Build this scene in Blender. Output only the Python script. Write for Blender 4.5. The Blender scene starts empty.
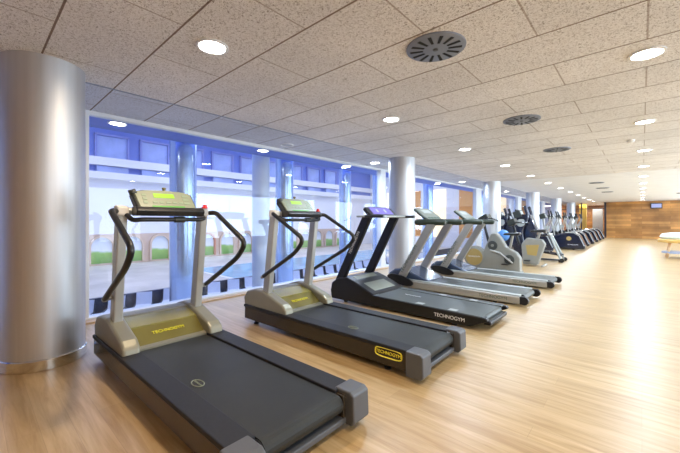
import bpy, bmesh, math, random
from mathutils import Vector, Matrix
random.seed(7)
C = bpy.context.scene.collection
PI = math.pi
CE = 2.58            # ceiling height of the gym
GX = -5.08           # plane of the glass wall
HF = -2.1            # floor of the pool hall
HX = -30.0           # far wall of the pool hall
YN, YF = -3.0, 31.0  # near and far end of the gym
XR = 4.6             # right wall
SC = 5.9             # column spacing

ORD = ['first', 'second', 'third', 'fourth', 'fifth', 'sixth', 'seventh', 'eighth', 'ninth', 'tenth', 'eleventh', 'twelfth', 'thirteenth', 'fourteenth',
       'fifteenth', 'sixteenth', 'seventeenth', 'eighteenth', 'nineteenth', 'twentieth', 'twenty-first', 'twenty-second', 'twenty-third',
       'twenty-fourth', 'twenty-fifth', 'twenty-sixth']
# ---------------------------------------------------------------- camera
cam = bpy.data.cameras.new('camera')
co = bpy.data.objects.new('camera', cam); C.objects.link(co)
cam.sensor_width = 36.0
cam.lens = 335.0 / 680.0 * 36.0
cam.shift_y = -5.5 / 680.0
cam.clip_start = 0.05; cam.clip_end = 300
co.location = (0, 0, 1.22)
co.rotation_euler = (PI / 2, 0, math.radians(42.03))
bpy.context.scene.camera = co

# ---------------------------------------------------------------- world, exposure
w = bpy.data.worlds.new('world'); bpy.context.scene.world = w
w.use_nodes = True
w.node_tree.nodes['Background'].inputs[0].default_value = (0.75, 0.85, 1.0, 1)
w.node_tree.nodes['Background'].inputs[1].default_value = 1.0
vs = bpy.context.scene.view_settings
vs.view_transform = 'Standard'; vs.look = 'None'; vs.gamma = 1; vs.use_curve_mapping = False
vs.exposure = 0.17

def area(name, loc, rot, sx, sy, power, col, spread=180):
    l = bpy.data.lights.new(name, 'AREA'); l.shape = 'RECTANGLE'; l.size = sx; l.size_y = sy
    l.energy = power; l.color = col; l.spread = math.radians(spread)
    o = bpy.data.objects.new(name, l); C.objects.link(o)
    o.location = loc; o.rotation_euler = rot
    return o
# daylight lamps added along the unseen right-hand wall
for i in range(4):
    area('daylight', (XR - .15, 9.0 + i * 6.0, 1.45), (0, math.radians(84), 0), 2.0, 4.6, 250, (.66, .83, 1.0))
area('daylight', (XR - .15, 2.5, 1.45), (0, math.radians(90), 0), 2.0, 4.0, 85, (.80, .89, 1.0))
# pool hall roof lights
for y in (3, 13, 23, 33):
    area('hall_roof_light', (-20, y, 9.4), (0, 0, 0), 14, 7, 800, (.93, .96, 1.0))
for y in (2, 8, 15, 24):
    area('hall_wash_light', (-27.5, y, -1.0), (0, math.radians(115), 0), 1.0, 6, 25, (.95, .97, 1.0))
for y in (2.5, 7.5, 12.5, 19):
    area('blue_wash_light', (-9.5, y, 6.5), (0, math.radians(-40), 0), 1, 4, 250, (.25, .45, 1.0))

# ---------------------------------------------------------------- materials
MATS = {}
def mat(name, col, rough=.5, metal=0., coat=0., spec=.5, emit=None, es=0., noise=0., nscale=8., bump=0., bscale=200., trans=0., stretch=None):
    if name in MATS: return MATS[name]
    m = bpy.data.materials.new(name); m.use_nodes = True
    nt = m.node_tree; b = nt.nodes['Principled BSDF']
    b.inputs['Base Color'].default_value = (*col, 1)
    b.inputs['Roughness'].default_value = rough
    b.inputs['Metallic'].default_value = metal
    b.inputs['Coat Weight'].default_value = coat
    b.inputs['Coat Roughness'].default_value = .08
    b.inputs['Specular IOR Level'].default_value = spec
    b.inputs['Transmission Weight'].default_value = trans
    if emit:
        b.inputs['Emission Color'].default_value = (*emit, 1); b.inputs['Emission Strength'].default_value = es
    tc = nt.nodes.new('ShaderNodeTexCoord'); mp = nt.nodes.new('ShaderNodeMapping')
    nt.links.new(tc.outputs['Object'], mp.inputs[0])
    if stretch: mp.inputs['Scale'].default_value = stretch
    n = nt.nodes.new('ShaderNodeTexNoise'); n.inputs['Scale'].default_value = nscale; n.inputs['Detail'].default_value = 4
    nt.links.new(mp.outputs[0], n.inputs['Vector'])
    cr = nt.nodes.new('ShaderNodeValToRGB')
    k = max(noise, .03)
    cr.color_ramp.elements[0].position = .3; cr.color_ramp.elements[1].position = .7
    cr.color_ramp.elements[0].color = (*[max(0, c * (1 - k)) for c in col], 1)
    cr.color_ramp.elements[1].color = (*[min(1, c * (1 + k)) for c in col], 1)
    nt.links.new(n.outputs['Fac'], cr.inputs[0]); nt.links.new(cr.outputs[0], b.inputs['Base Color'])
    if bump:
        n2 = nt.nodes.new('ShaderNodeTexNoise'); n2.inputs['Scale'].default_value = bscale
        nt.links.new(mp.outputs[0], n2.inputs['Vector'])
        bp = nt.nodes.new('ShaderNodeBump'); bp.inputs['Strength'].default_value = bump; bp.inputs['Distance'].default_value = .004
        nt.links.new(n2.outputs['Fac'], bp.inputs['Height']); nt.links.new(bp.outputs[0], b.inputs['Normal'])
    MATS[name] = m
    return m

def N(nt, t, **kw):
    n = nt.nodes.new(t)
    for k, v in kw.items(): setattr(n, k, v)
    return n

def ceiling_material(name='wood_wool_panels', tint=(1, 1, 1)):
    m = bpy.data.materials.new(name); m.use_nodes = True; nt = m.node_tree
    b = nt.nodes['Principled BSDF']; b.inputs['Roughness'].default_value = .75
    b.inputs['Specular IOR Level'].default_value = .35
    tc = N(nt, 'ShaderNodeTexCoord'); L = nt.links.new
    mp = N(nt, 'ShaderNodeMapping'); mp.inputs['Location'].default_value = (.57, -.4 + 6.0, 0)
    L(tc.outputs['Object'], mp.inputs[0])
    br = N(nt, 'ShaderNodeTexBrick'); br.offset = .5; br.offset_frequency = 2
    br.inputs['Scale'].default_value = 1; br.inputs['Brick Width'].default_value = 1.2; br.inputs['Row Height'].default_value = .6
    br.inputs['Mortar Size'].default_value = .007; br.inputs['Mortar Smooth'].default_value = .3; br.inputs['Bias'].default_value = 0
    br.inputs['Color1'].default_value = (1, 1, 1, 1); br.inputs['Color2'].default_value = (.94, .94, .94, 1); br.inputs['Mortar'].default_value = (.58, .52, .48, 1)
    L(mp.outputs[0], br.inputs['Vector'])
    b2 = N(nt, 'ShaderNodeTexBrick'); b2.offset = 0
    b2.inputs['Scale'].default_value = 1; b2.inputs['Brick Width'].default_value = 400; b2.inputs['Row Height'].default_value = .6
    b2.inputs['Mortar Size'].default_value = .008; b2.inputs['Mortar Smooth'].default_value = .2
    b2.inputs['Color1'].default_value = (1, 1, 1, 1); b2.inputs['Color2'].default_value = (1, 1, 1, 1); b2.inputs['Mortar'].default_value = (.45, .36, .30, 1)
    m0 = N(nt, 'ShaderNodeMapping'); m0.inputs['Location'].default_value = (150.57, 5.6, 0); L(tc.outputs['Object'], m0.inputs[0]); L(m0.outputs[0], b2.inputs['Vector'])
    mb = N(nt, 'ShaderNodeMix', data_type='RGBA', blend_type='MULTIPLY'); mb.inputs['Factor'].default_value = 1; L(br.outputs['Color'], mb.inputs[6]); L(b2.outputs['Color'], mb.inputs[7])
    v = N(nt, 'ShaderNodeTexNoise'); v.inputs['Scale'].default_value = 85; v.inputs['Detail'].default_value = 3; v.inputs['Roughness'].default_value = .7
    v.inputs['Distortion'].default_value = 1.2
    L(tc.outputs['Object'], v.inputs['Vector'])
    cr = N(nt, 'ShaderNodeValToRGB'); e = cr.color_ramp.elements
    e[0].position = .36; e[0].color = (.27, .215, .175, 1)
    e[1].position = .60; e[1].color = (.98, .96, .95, 1)
    x = e.new(.46); x.color = (.87, .84, .82, 1)
    L(v.outputs['Fac'], cr.inputs[0])
    big = N(nt, 'ShaderNodeTexNoise'); big.inputs['Scale'].default_value = .9; big.inputs['Detail'].default_value = 2
    L(tc.outputs['Object'], big.inputs['Vector'])
    mr = N(nt, 'ShaderNodeMapRange'); mr.inputs['From Min'].default_value = .3; mr.inputs['From Max'].default_value = .7
    mr.inputs['To Min'].default_value = .9; mr.inputs['To Max'].default_value = 1.05
    L(big.outputs['Fac'], mr.inputs['Value'])
    mx = N(nt, 'ShaderNodeMix', data_type='RGBA', blend_type='MULTIPLY'); mx.inputs['Factor'].default_value = 1
    L(cr.outputs[0], mx.inputs[6]); L(mb.outputs[2], mx.inputs[7])
    m2 = N(nt, 'ShaderNodeMix', data_type='RGBA', blend_type='MULTIPLY'); m2.inputs['Factor'].default_value = 1
    L(mx.outputs[2], m2.inputs[6]); L(mr.outputs[0], m2.inputs[7])
    m3 = N(nt, 'ShaderNodeMix', data_type='RGBA', blend_type='MULTIPLY'); m3.inputs['Factor'].default_value = 1; m3.inputs[7].default_value = (*tint, 1)
    L(m2.outputs[2], m3.inputs[6]); L(m3.outputs[2], b.inputs['Base Color'])
    bp = N(nt, 'ShaderNodeBump'); bp.inputs['Strength'].default_value = .5; bp.inputs['Distance'].default_value = .006
    L(v.outputs['Fac'], bp.inputs['Height']); L(bp.outputs[0], b.inputs['Normal'])
    return m

def floor_material():
    m = bpy.data.materials.new('beech_floor_boards'); m.use_nodes = True; nt = m.node_tree; L = nt.links.new
    b = nt.nodes['Principled BSDF']
    tc = N(nt, 'ShaderNodeTexCoord')
    br = N(nt, 'ShaderNodeTexBrick'); br.offset = .37; br.offset_frequency = 3
    br.inputs['Scale'].default_value = 1; br.inputs['Brick Width'].default_value = 1.3; br.inputs['Row Height'].default_value = .14
    br.inputs['Mortar Size'].default_value = .0012; br.inputs['Mortar Smooth'].default_value = .4
    br.inputs['Color1'].default_value = (1, 1, 1, 1); br.inputs['Color2'].default_value = (.83, .79, .75, 1); br.inputs['Mortar'].default_value = (.62, .55, .5, 1)
    L(tc.outputs['Object'], br.inputs['Vector'])
    mp = N(nt, 'ShaderNodeMapping'); mp.inputs['Scale'].default_value = (1.1, 14, 1)
    L(tc.outputs['Object'], mp.inputs[0])
    n = N(nt, 'ShaderNodeTexNoise'); n.inputs['Scale'].default_value = 1.6; n.inputs['Detail'].default_value = 8; n.inputs['Roughness'].default_value = .62; n.inputs['Distortion'].default_value = .6
    L(mp.outputs[0], n.inputs['Vector'])
    cr = N(nt, 'ShaderNodeValToRGB'); e = cr.color_ramp.elements
    e[0].position = .3; e[0].color = (.40, .245, .09, 1)
    e[1].position = .68; e[1].color = (.62, .445, .235, 1)
    x = e.new(.48); x.color = (.52, .35, .16, 1)
    L(n.outputs['Fac'], cr.inputs[0])
    mx = N(nt, 'ShaderNodeMix', data_type='RGBA', blend_type='MULTIPLY'); mx.inputs['Factor'].default_value = .75
    L(cr.outputs[0], mx.inputs[6]); L(br.outputs['Color'], mx.inputs[7])
    L(mx.outputs[2], b.inputs['Base Color'])
    b.inputs['Roughness'].default_value = .36; b.inputs['Specular IOR Level'].default_value = .5
    b.inputs['Coat Weight'].default_value = .35; b.inputs['Coat Roughness'].default_value = .33
    return m

def wood_wall_material():
    m = bpy.data.materials.new('oak_wall_panels'); m.use_nodes = True; nt = m.node_tree; L = nt.links.new
    b = nt.nodes['Principled BSDF']; b.inputs['Roughness'].default_value = .4
    tc = N(nt, 'ShaderNodeTexCoord'); mp = N(nt, 'ShaderNodeMapping'); mp.inputs['Rotation'].default_value = (PI / 2, 0, 0)
    L(tc.outputs['Object'], mp.inputs[0])
    br = N(nt, 'ShaderNodeTexBrick'); br.offset = .4
    br.inputs['Scale'].default_value = 1; br.inputs['Brick Width'].default_value = 1.4; br.inputs['Row Height'].default_value = .17
    br.inputs['Mortar Size'].default_value = .004
    br.inputs['Color1'].default_value = (.60, .29, .08, 1); br.inputs['Color2'].default_value = (.32, .135, .03, 1); br.inputs['Mortar'].default_value = (.2, .1, .04, 1)
    L(mp.outputs[0], br.inputs['Vector'])
    n = N(nt, 'ShaderNodeTexNoise'); n.inputs['Scale'].default_value = 1.3; n.inputs['Detail'].default_value = 5
    L(tc.outputs['Object'], n.inputs['Vector'])
    mr = N(nt, 'ShaderNodeMapRange'); mr.inputs['From Min'].default_value = .3; mr.inputs['From Max'].default_value = .7; mr.inputs['To Min'].default_value = .65; mr.inputs['To Max'].default_value = 1.2
    L(n.outputs['Fac'], mr.inputs['Value'])
    mx = N(nt, 'ShaderNodeMix', data_type='RGBA', blend_type='MULTIPLY'); mx.inputs['Factor'].default_value = 1
    L(br.outputs['Color'], mx.inputs[6]); L(mr.outputs[0], mx.inputs[7]); L(mx.outputs[2], b.inputs['Base Color'])
    return m

def glass_material():
    m = bpy.data.materials.new('clear_glazing'); m.use_nodes = True; nt = m.node_tree; L = nt.links.new
    nt.nodes.remove(nt.nodes['Principled BSDF'])
    out = nt.nodes['Material Output']
    t = N(nt, 'ShaderNodeBsdfTransparent'); t.inputs[0].default_value = (.93, .96, 1, 1)
    g = N(nt, 'ShaderNodeBsdfGlossy'); g.inputs['Roughness'].default_value = .01
    ge = N(nt, 'ShaderNodeNewGeometry')
    dt = N(nt, 'ShaderNodeVectorMath', operation='DOT_PRODUCT'); L(ge.outputs['Normal'], dt.inputs[0]); L(ge.outputs['Incoming'], dt.inputs[1])
    ab = N(nt, 'ShaderNodeMath', operation='ABSOLUTE'); L(dt.outputs['Value'], ab.inputs[0])
    su = N(nt, 'ShaderNodeMath', operation='SUBTRACT'); su.inputs[0].default_value = 1; L(ab.outputs[0], su.inputs[1])
    pw = N(nt, 'ShaderNodeMath', operation='POWER'); pw.inputs[1].default_value = 5; L(su.outputs[0], pw.inputs[0])
    fr = N(nt, 'ShaderNodeMath', operation='MULTIPLY_ADD'); fr.inputs[1].default_value = .90; fr.inputs[2].default_value = .035; L(pw.outputs[0], fr.inputs[0])
    tc = N(nt, 'ShaderNodeTexCoord'); no = N(nt, 'ShaderNodeTexNoise'); no.inputs['Scale'].default_value = .7
    bp = N(nt, 'ShaderNodeBump'); bp.inputs['Strength'].default_value = .04; bp.inputs['Distance'].default_value = .05
    L(tc.outputs['Object'], no.inputs['Vector']); L(no.outputs['Fac'], bp.inputs['Height']); L(bp.outputs[0], g.inputs['Normal'])
    mx = N(nt, 'ShaderNodeMixShader'); L(fr.outputs[0], mx.inputs[0]); L(t.outputs[0], mx.inputs[1]); L(g.outputs[0], mx.inputs[2])
    L(mx.outputs[0], out.inputs[0])
    return m

def green_view_material():
    m = bpy.data.materials.new('painted_garden'); m.use_nodes = True; nt = m.node_tree; L = nt.links.new
    b = nt.nodes['Principled BSDF']; b.inputs['Roughness'].default_value = .6
    tc = N(nt, 'ShaderNodeTexCoord'); sp = N(nt, 'ShaderNodeSeparateXYZ'); L(tc.outputs['Object'], sp.inputs[0])
    n = N(nt, 'ShaderNodeTexNoise'); n.inputs['Scale'].default_value = .8; n.inputs['Detail'].default_value = 4; L(tc.outputs['Object'], n.inputs['Vector'])
    ma = N(nt, 'ShaderNodeMath', operation='MULTIPLY_ADD'); ma.inputs[1].default_value = .9; L(n.outputs['Fac'], ma.inputs[0]); L(sp.outputs['Z'], ma.inputs[2])
    cr = N(nt, 'ShaderNodeValToRGB'); e = cr.color_ramp.elements
    mr = N(nt, 'ShaderNodeMapRange'); mr.inputs['From Min'].default_value = .1; mr.inputs['From Max'].default_value = 2.5
    L(ma.outputs[0], mr.inputs['Value']); L(mr.outputs[0], cr.inputs[0])
    e[0].position = 0; e[0].color = (.10, .27, .06, 1); e[1].position = 1; e[1].color = (.62, .72, .86, 1)
    x = e.new(.45); x.color = (.33, .55, .16, 1)
    x = e.new(.53); x.color = (.8, .85, .9, 1)
    L(cr.outputs[0], b.inputs['Base Color'])
    return m

M_ceil = ceiling_material(); M_floor = floor_material(); M_oak = wood_wall_material(); M_glass = glass_material(); M_garden = green_view_material()
M_ceil2 = mat('smooth_ceiling_board', (.86, .87, .9), .6, noise=.03, nscale=3)
M_sofc = ceiling_material('grey_wood_wool_panels', (.80, .86, .97))  # ceiling panels tinted with the blue light spilling from the pool hall
M_sofg = mat('grey_soffit_board', (.66, .68, .73), .65, noise=.12, nscale=70)
M_steel = mat('brushed_steel', (.60, .605, .62), .5, .88, noise=.05, nscale=30, stretch=(1, 1, .02), bump=.05, bscale=60)
M_chrome = mat('polished_steel', (.7, .68, .64), .12, 1., noise=.1, nscale=20)
M_white = mat('white_paint', (.82, .83, .85), .5)
M_offwhite = mat('warm_white_wall', (.72, .66, .58), .6)
M_alu = mat('white_aluminium', (.78, .80, .84), .35, .1)
M_slabedge = mat('beech_edge', (.62, .42, .24), .5)
M_grey = mat('grey_metal_diffuser', (.25, .28, .35), .5, .2)
M_black = mat('black_slot', (.01, .01, .012), .7)
M_lamp = mat('lamp_diffuser', (1, 1, 1), .5, emit=(1, .95, .86), es=26)
M_lampoff = mat('unlit_lamp_glass', (.45, .45, .47), .3)
M_ringw = mat('white_lamp_ring', (.85, .85, .85), .4)
M_rail = mat('charcoal_plastic', (.026, .027, .032), .55, spec=.22, noise=.1, nscale=60, bump=.15, bscale=500)
M_belt = mat('running_belt_rubber', (.022, .023, .020), .5, spec=.35, noise=.18, nscale=4, bump=.25, bscale=700)
M_side = mat('bronze_side_panel', (.045, .036, .026), .22, .2, noise=.08)
M_cap = mat('grey_end_cap', (.10, .105, .115), .42, .1)
M_roller = mat('dark_roller', (.03, .03, .035), .3, .3)
M_hood = mat('champagne_grey_plastic', (.27, .255, .19), .38, .25)
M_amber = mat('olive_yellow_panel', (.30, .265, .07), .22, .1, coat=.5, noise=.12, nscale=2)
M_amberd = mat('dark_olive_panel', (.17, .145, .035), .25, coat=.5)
M_yel = mat('yellow_lettering', (.95, .85, .04), .4)
M_post = mat('pale_silver_paint', (.43, .43, .40), .36, .25)
M_cream = mat('cream_cap', (.78, .76, .70), .4)
M_grip = mat('black_rubber_grip', (.012, .012, .013), .38, coat=.2)
M_cons = mat('console_cream_green', (.25, .28, .20), .4)
M_consd = mat('console_dark_shell', (.03, .035, .03), .4)
M_lcd = mat('green_display', (.25, .5, .04), .3, emit=(.30, .62, .03), es=.45)
M_btn = mat('console_buttons', (.25, .32, .22), .5)
M_btng = mat('green_buttons', (.08, .35, .05), .5)
M_red = mat('red_stop_button', (.75, .04, .03), .35)
M_tblack = mat('gloss_black_frame', (.010, .010, .012), .34, spec=.35)
M_belt2 = mat('worn_green_grey_belt', (.05, .057, .05), .38, noise=.15, nscale=4)
M_rail2 = mat('dark_side_rail', (.055, .062, .056), .4)
M_silver = mat('silver_frame', (.36, .34, .30), .34, .35)
M_silverl = mat('light_grey_rail', (.40, .42, .40), .4, .1)
M_hoodg = mat('grey_green_panel', (.19, .20, .16), .35)
M_hoodblue = mat('blue_grey_gloss_cover', (.05, .07, .12), .2, .1, coat=.6)
M_screen = mat('violet_screen', (.10, .08, .25), .2, emit=(.22, .2, .6), es=.6)
M_let = mat('white_lettering', (.85, .85, .85), .5)
M_letd = mat('dark_green_lettering', (.05, .09, .06), .5)
M_greenblk = mat('dark_green_pad', (.03, .042, .026), .45)
M_navy = mat('navy_shell', (.010, .013, .032), .22, coat=.5)
M_bikeg = mat('bike_grey_shell', (.27, .27, .24), .4)
M_bikey = mat('bike_tan_panel', (.42, .30, .10), .4)
M_darkdisc = mat('dark_crank_disc', (.06, .065, .06), .4)
M_blue = mat('blue_plastic', (.10, .30, .75), .3)
M_deck = mat('pale_pool_deck_tile', (.66, .62, .57), .5, noise=.15, nscale=.6)
M_dtile = mat('dark_blue_tile', (.03, .04, .07), .3)
M_water = mat('pool_water', (.20, .48, .72), .08, noise=.1, nscale=1)
M_bluelit = mat('periwinkle_wall', (.20, .28, .72), .6, noise=.1, nscale=.3)  # blue lighting of the upper hall put into the wall colour
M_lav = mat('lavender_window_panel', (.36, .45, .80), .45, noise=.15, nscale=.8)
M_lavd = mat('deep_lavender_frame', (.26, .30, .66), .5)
M_cloud = mat('white_hall_wall', (.86, .87, .92), .6, noise=.04, nscale=.3)
M_sand = mat('sandstone_paint', (.66, .52, .42), .6, noise=.06, nscale=2)
M_terra = mat('terracotta_paint', (.52, .22, .15), .6)
M_bluepil = mat('pale_blue_pillar', (.55, .70, .98), .22, .75)  # blue light falling on the pillars is part of this colour
M_greypil = mat('pale_grey_pillar', (.62, .66, .72), .35)
M_soff = mat('blue_soffit', (.22, .30, .80), .6)  # soffit colour carries the hall's blue light
M_chairw = mat('white_sling', (.82, .80, .78), .5)
M_chairf = mat('dark_chair_frame', (.02, .025, .04), .4)
M_orange = mat('orange_panel', (.80, .36, .10), .5)
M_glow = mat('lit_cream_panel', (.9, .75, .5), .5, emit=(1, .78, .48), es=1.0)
M_yellow = mat('ochre_wall', (.80, .52, .08), .5)
M_bezel = mat('dark_bezel', (.02, .02, .03), .3)
M_tv = mat('blue_grey_screen', (.25, .28, .45), .3, emit=(.35, .38, .7), es=.5)

# ---------------------------------------------------------------- mesh helpers
class G:
    """collects shapes into one mesh"""
    def __init__(s): s.bm = bmesh.new()
    def box(s, x0, x1, y0, y1, z0, z1, M=None):
        v = [s.bm.verts.new(p) for p in ((x0,y0,z0),(x1,y0,z0),(x1,y1,z0),(x0,y1,z0),(x0,y0,z1),(x1,y0,z1),(x1,y1,z1),(x0,y1,z1))]
        for f in ((0,3,2,1),(4,5,6,7),(0,1,5,4),(1,2,6,5),(2,3,7,6),(3,0,4,7)): s.bm.faces.new([v[i] for i in f])
        if M is not None:
            for q in v: q.co = M @ q.co
        return s
    def prism(s, pts, y0, y1, axis='y', M=None):
        """pts (a,b) outline; extruded along axis. y: (x,z) ; x: (y,z) ; z: (x,y)"""
        def P(a, b, c): return {'y': (a, c, b), 'x': (c, a, b), 'z': (a, b, c)}[axis]
        A = [s.bm.verts.new(P(a, b, y0)) for a, b in pts]; B = [s.bm.verts.new(P(a, b, y1)) for a, b in pts]
        n = len(pts)
        s.bm.faces.new(A); s.bm.faces.new(B[::-1])
        for i in range(n): s.bm.faces.new([A[i], B[i], B[(i+1) % n], A[(i+1) % n]])
        if M is not None:
            for q in A + B: q.co = M @ q.co
        return s
    def tube(s, path, r, seg=10, closed=False, sy=1.0):
        P = [Vector(p) for p in path]; n = len(P); rings = []
        rr = r if isinstance(r, (list, tuple)) else [r] * n
        up = None
        for i in range(n):
            t = (P[min(i+1, n-1)] - P[max(i-1, 0)]).normalized()
            if up is None:
                up = Vector((0, 0, 1)) if abs(t.z) < .9 else Vector((0, 1, 0))
            side = t.cross(up).normalized(); u = side.cross(t).normalized(); up = u
            rings.append([s.bm.verts.new(P[i] + rr[i] * (math.cos(2*PI*k/seg) * side + math.sin(2*PI*k/seg) * u * sy)) for k in range(seg)])
        for i in range(n - 1):
            for k in range(seg):
                f = s.bm.faces.new([rings[i][k], rings[i][(k+1) % seg], rings[i+1][(k+1) % seg], rings[i+1][k]]); f.smooth = True
        s.bm.faces.new(rings[0][::-1]); s.bm.faces.new(rings[-1])
        return s
    def lathe(s, prof, c=(0, 0, 0), axis='z', seg=32):
        """prof: (r, h) list along axis"""
        rings = []
        for r, h in prof:
            ring = []
            for k in range(seg):
                a = 2 * PI * k / seg; x, y = r * math.cos(a), r * math.sin(a)
                p = {'z': (x, y, h), 'y': (x, h, y), 'x': (h, x, y)}[axis]
                ring.append(s.bm.verts.new(Vector(p) + Vector(c)))
            rings.append(ring)
        for i in range(len(rings) - 1):
            for k in range(seg):
                f = s.bm.faces.new([rings[i][k], rings[i][(k+1) % seg], rings[i+1][(k+1) % seg], rings[i+1][k]]); f.smooth = True
        s.bm.faces.new(rings[0]); s.bm.faces.new(rings[-1][::-1])
        return s
    def build(s, name, m, parent=None, bevel=0, seg=2):
        bmesh.ops.recalc_face_normals(s.bm, faces=s.bm.faces[:])
        sm = [f for f in s.bm.faces if f.smooth]
        for e in s.bm.edges:
            if len(e.link_faces) == 2 and e.calc_face_angle(0) > .7: e.smooth = False
        me = bpy.data.meshes.new(name); s.bm.to_mesh(me); s.bm.free()
        me.materials.append(m)
        o = bpy.data.objects.new(name, me); C.objects.link(o)
        if parent is not None: o.parent = parent
        if bevel:
            b = o.modifiers.new('bevel', 'BEVEL'); b.width = bevel; b.segments = seg; b.limit_method = 'ANGLE'; b.angle_limit = .6
        return o

def arc(cx, cz, r, a0, a1, n=8):
    return [(cx + r * math.cos(math.radians(a0 + (a1-a0)*i/n)), cz + r * math.sin(math.radians(a0 + (a1-a0)*i/n))) for i in range(n+1)]
def smooth(path, k=4):
    """rounds the corners of a polyline"""
    P = [Vector(p) for p in path]; out = [P[0]]
    for i in range(1, len(P) - 1):
        a, b, c = P[i-1], P[i], P[i+1]
        d = min((a-b).length, (c-b).length) * .45
        p0 = b + (a-b).normalized() * d; p1 = b + (c-b).normalized() * d
        for j in range(k + 1):
            t = j / k; out.append((1-t)**2 * p0 + 2*t*(1-t) * b + t*t * p1)
    out.append(P[-1]); return out
def struct(name, g, m, bevel=0):
    o = g.build(name, m, bevel=bevel); o['kind'] = 'structure'; return o
def tag(o, label, cat, group=None):
    o['label'] = label; o['category'] = cat
    if group: o['group'] = group
    return o
def thing(name, label, cat, loc=(0, 0, 0), rz=0, group=None):
    o = bpy.data.objects.new(name, None); C.objects.link(o); o.location = loc; o.rotation_euler = (0, 0, rz)
    o.empty_display_size = .1
    return tag(o, label, cat, group)
def dup(root, loc, rz=0, label=None):
    r = root.copy(); C.objects.link(r); r.location = loc; r.rotation_euler = (0, 0, rz)
    if label: r['label'] = label
    for ch in list(root.children):
        c = ch.copy(); C.objects.link(c); c.parent = r
        for g in ch.children:
            d = g.copy(); C.objects.link(d); d.parent = c
    return r
def text(name, body, size, mtx, m, parent, ext=.0008):
    cu = bpy.data.curves.new(name, 'FONT'); cu.body = body; cu.size = size; cu.extrude = ext; cu.align_x = 'CENTER'; cu.align_y = 'CENTER'
    cu.materials.append(m)
    tmp = bpy.data.objects.new('tmp', cu); C.objects.link(tmp)
    dg = bpy.context.evaluated_depsgraph_get(); me = bpy.data.meshes.new_from_object(tmp.evaluated_get(dg))
    bpy.data.objects.remove(tmp)
    if not me.materials: me.materials.append(m)
    o = bpy.data.objects.new(name, me); C.objects.link(o); o.parent = parent; o.matrix_local = mtx
    return o
def frame(o, xa, ya):
    """matrix whose local x runs along xa, y along ya"""
    xa = Vector(xa).normalized(); ya = Vector(ya); ya = (ya - xa * ya.dot(xa)).normalized(); za = xa.cross(ya)
    return Matrix(((xa.x, ya.x, za.x, o[0]), (xa.y, ya.y, za.y, o[1]), (xa.z, ya.z, za.z, o[2]), (0, 0, 0, 1)))

# ---------------------------------------------------------------- the room
struct('floor', G().box(GX - .12, XR, YN, YF + 6, -.25, 0), M_floor)
struct('ceiling', G().box(-4.045, XR, YN, 12.3, CE, CE + .2), M_ceil)
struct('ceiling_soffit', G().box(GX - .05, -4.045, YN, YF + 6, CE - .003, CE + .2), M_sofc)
struct('ceiling', G().box(-4.045, XR, 12.33, YF + 6, CE, CE + .2), M_ceil2)
struct('wall_back', G().box(GX, XR, YN - .15, YN, 0, CE), M_oak)
# unseen right wall; five tall window openings added to let the daylight in
g = G(); ys = [YN, .6] + sum([[a, b] for a, b in ((4.4, 6.6), (11.4, 12.6), (17.4, 18.6), (23.4, 24.6), (29.4, YF + 6))], [])
g.box(XR, XR + .15, YN, YF + 6, 0, .4).box(XR, XR + .15, YN, YF + 6, 2.45, CE)
for i in range(0, len(ys), 2): g.box(XR, XR + .15, ys[i], ys[i+1], .4, 2.45)
struct('wall_right', g, M_offwhite)
struct('wall_far', G().box(-1.92, XR, YF, YF + .2, 0, CE), M_oak)
# grey joint strip in the ceiling along the soffit, and the head and sill of the glazing
struct('trim_1', G().box(-4.052, -4.038, YN, YF, CE - .008, CE + .05), M_grey)
struct('trim_2', G().box(GX - .05, GX + .05, YN, YF, CE - .05, CE + .02), M_alu, .005)
struct('trim_3', G().box(GX - .06, GX + .10, YN, YF, 0, .045), M_white, .006)
struct('trim_4', G().box(GX + .10, GX + .22, YN, YF, 0, .02), M_slabedge, .004)
n = 1
for k, (y, hw) in enumerate(((-4.9 + 3.1, .03), (.965, .02), (7.22, .11), (14.1, .3), (20.3, .35), (26.4, .4))):
    struct('trim_%d' % (5 + k), G().box(GX - .05, GX + .09, y - hw, y + hw, .04, CE - .04), M_alu, .006)
joints = []
y = YN
for k in range(12):
    y1 = min(YN + (k + 1) * (SC / 2) , YF)
    if y1 - y > .2:
        struct('window_%d' % n, G().box(GX - .006, GX + .006, y + .004, y1 - .004, .045, CE - .05), M_glass); n += 1
    y = y1

# columns
col0 = None
col_labels = ['huge brushed steel round column at the left edge with a polished foot ring',
              'steel round column behind the black treadmill', 'steel round column behind the grey exercise bike console',
              'fourth steel column from the left edge, behind the elliptical handles', 'fifth steel column from the left edge along the windows',
              'farthest steel column along the windows']
for k in range(6):
    loc = (-3.9, .45 + k * SC, 0)
    if col0 is None:
        col0 = thing('steel_column', col_labels[0], 'column', loc, 0, 'steel columns along the glass wall')
        G().lathe([(.285, .0), (.285, CE)], seg=64).build('shaft', M_steel, col0)
        G().lathe([(.292, 0), (.298, .004), (.298, .088), (.29, .095)], seg=64).build('foot_ring', M_chrome, col0)
    else: dup(col0, loc, 0, col_labels[k])

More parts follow.
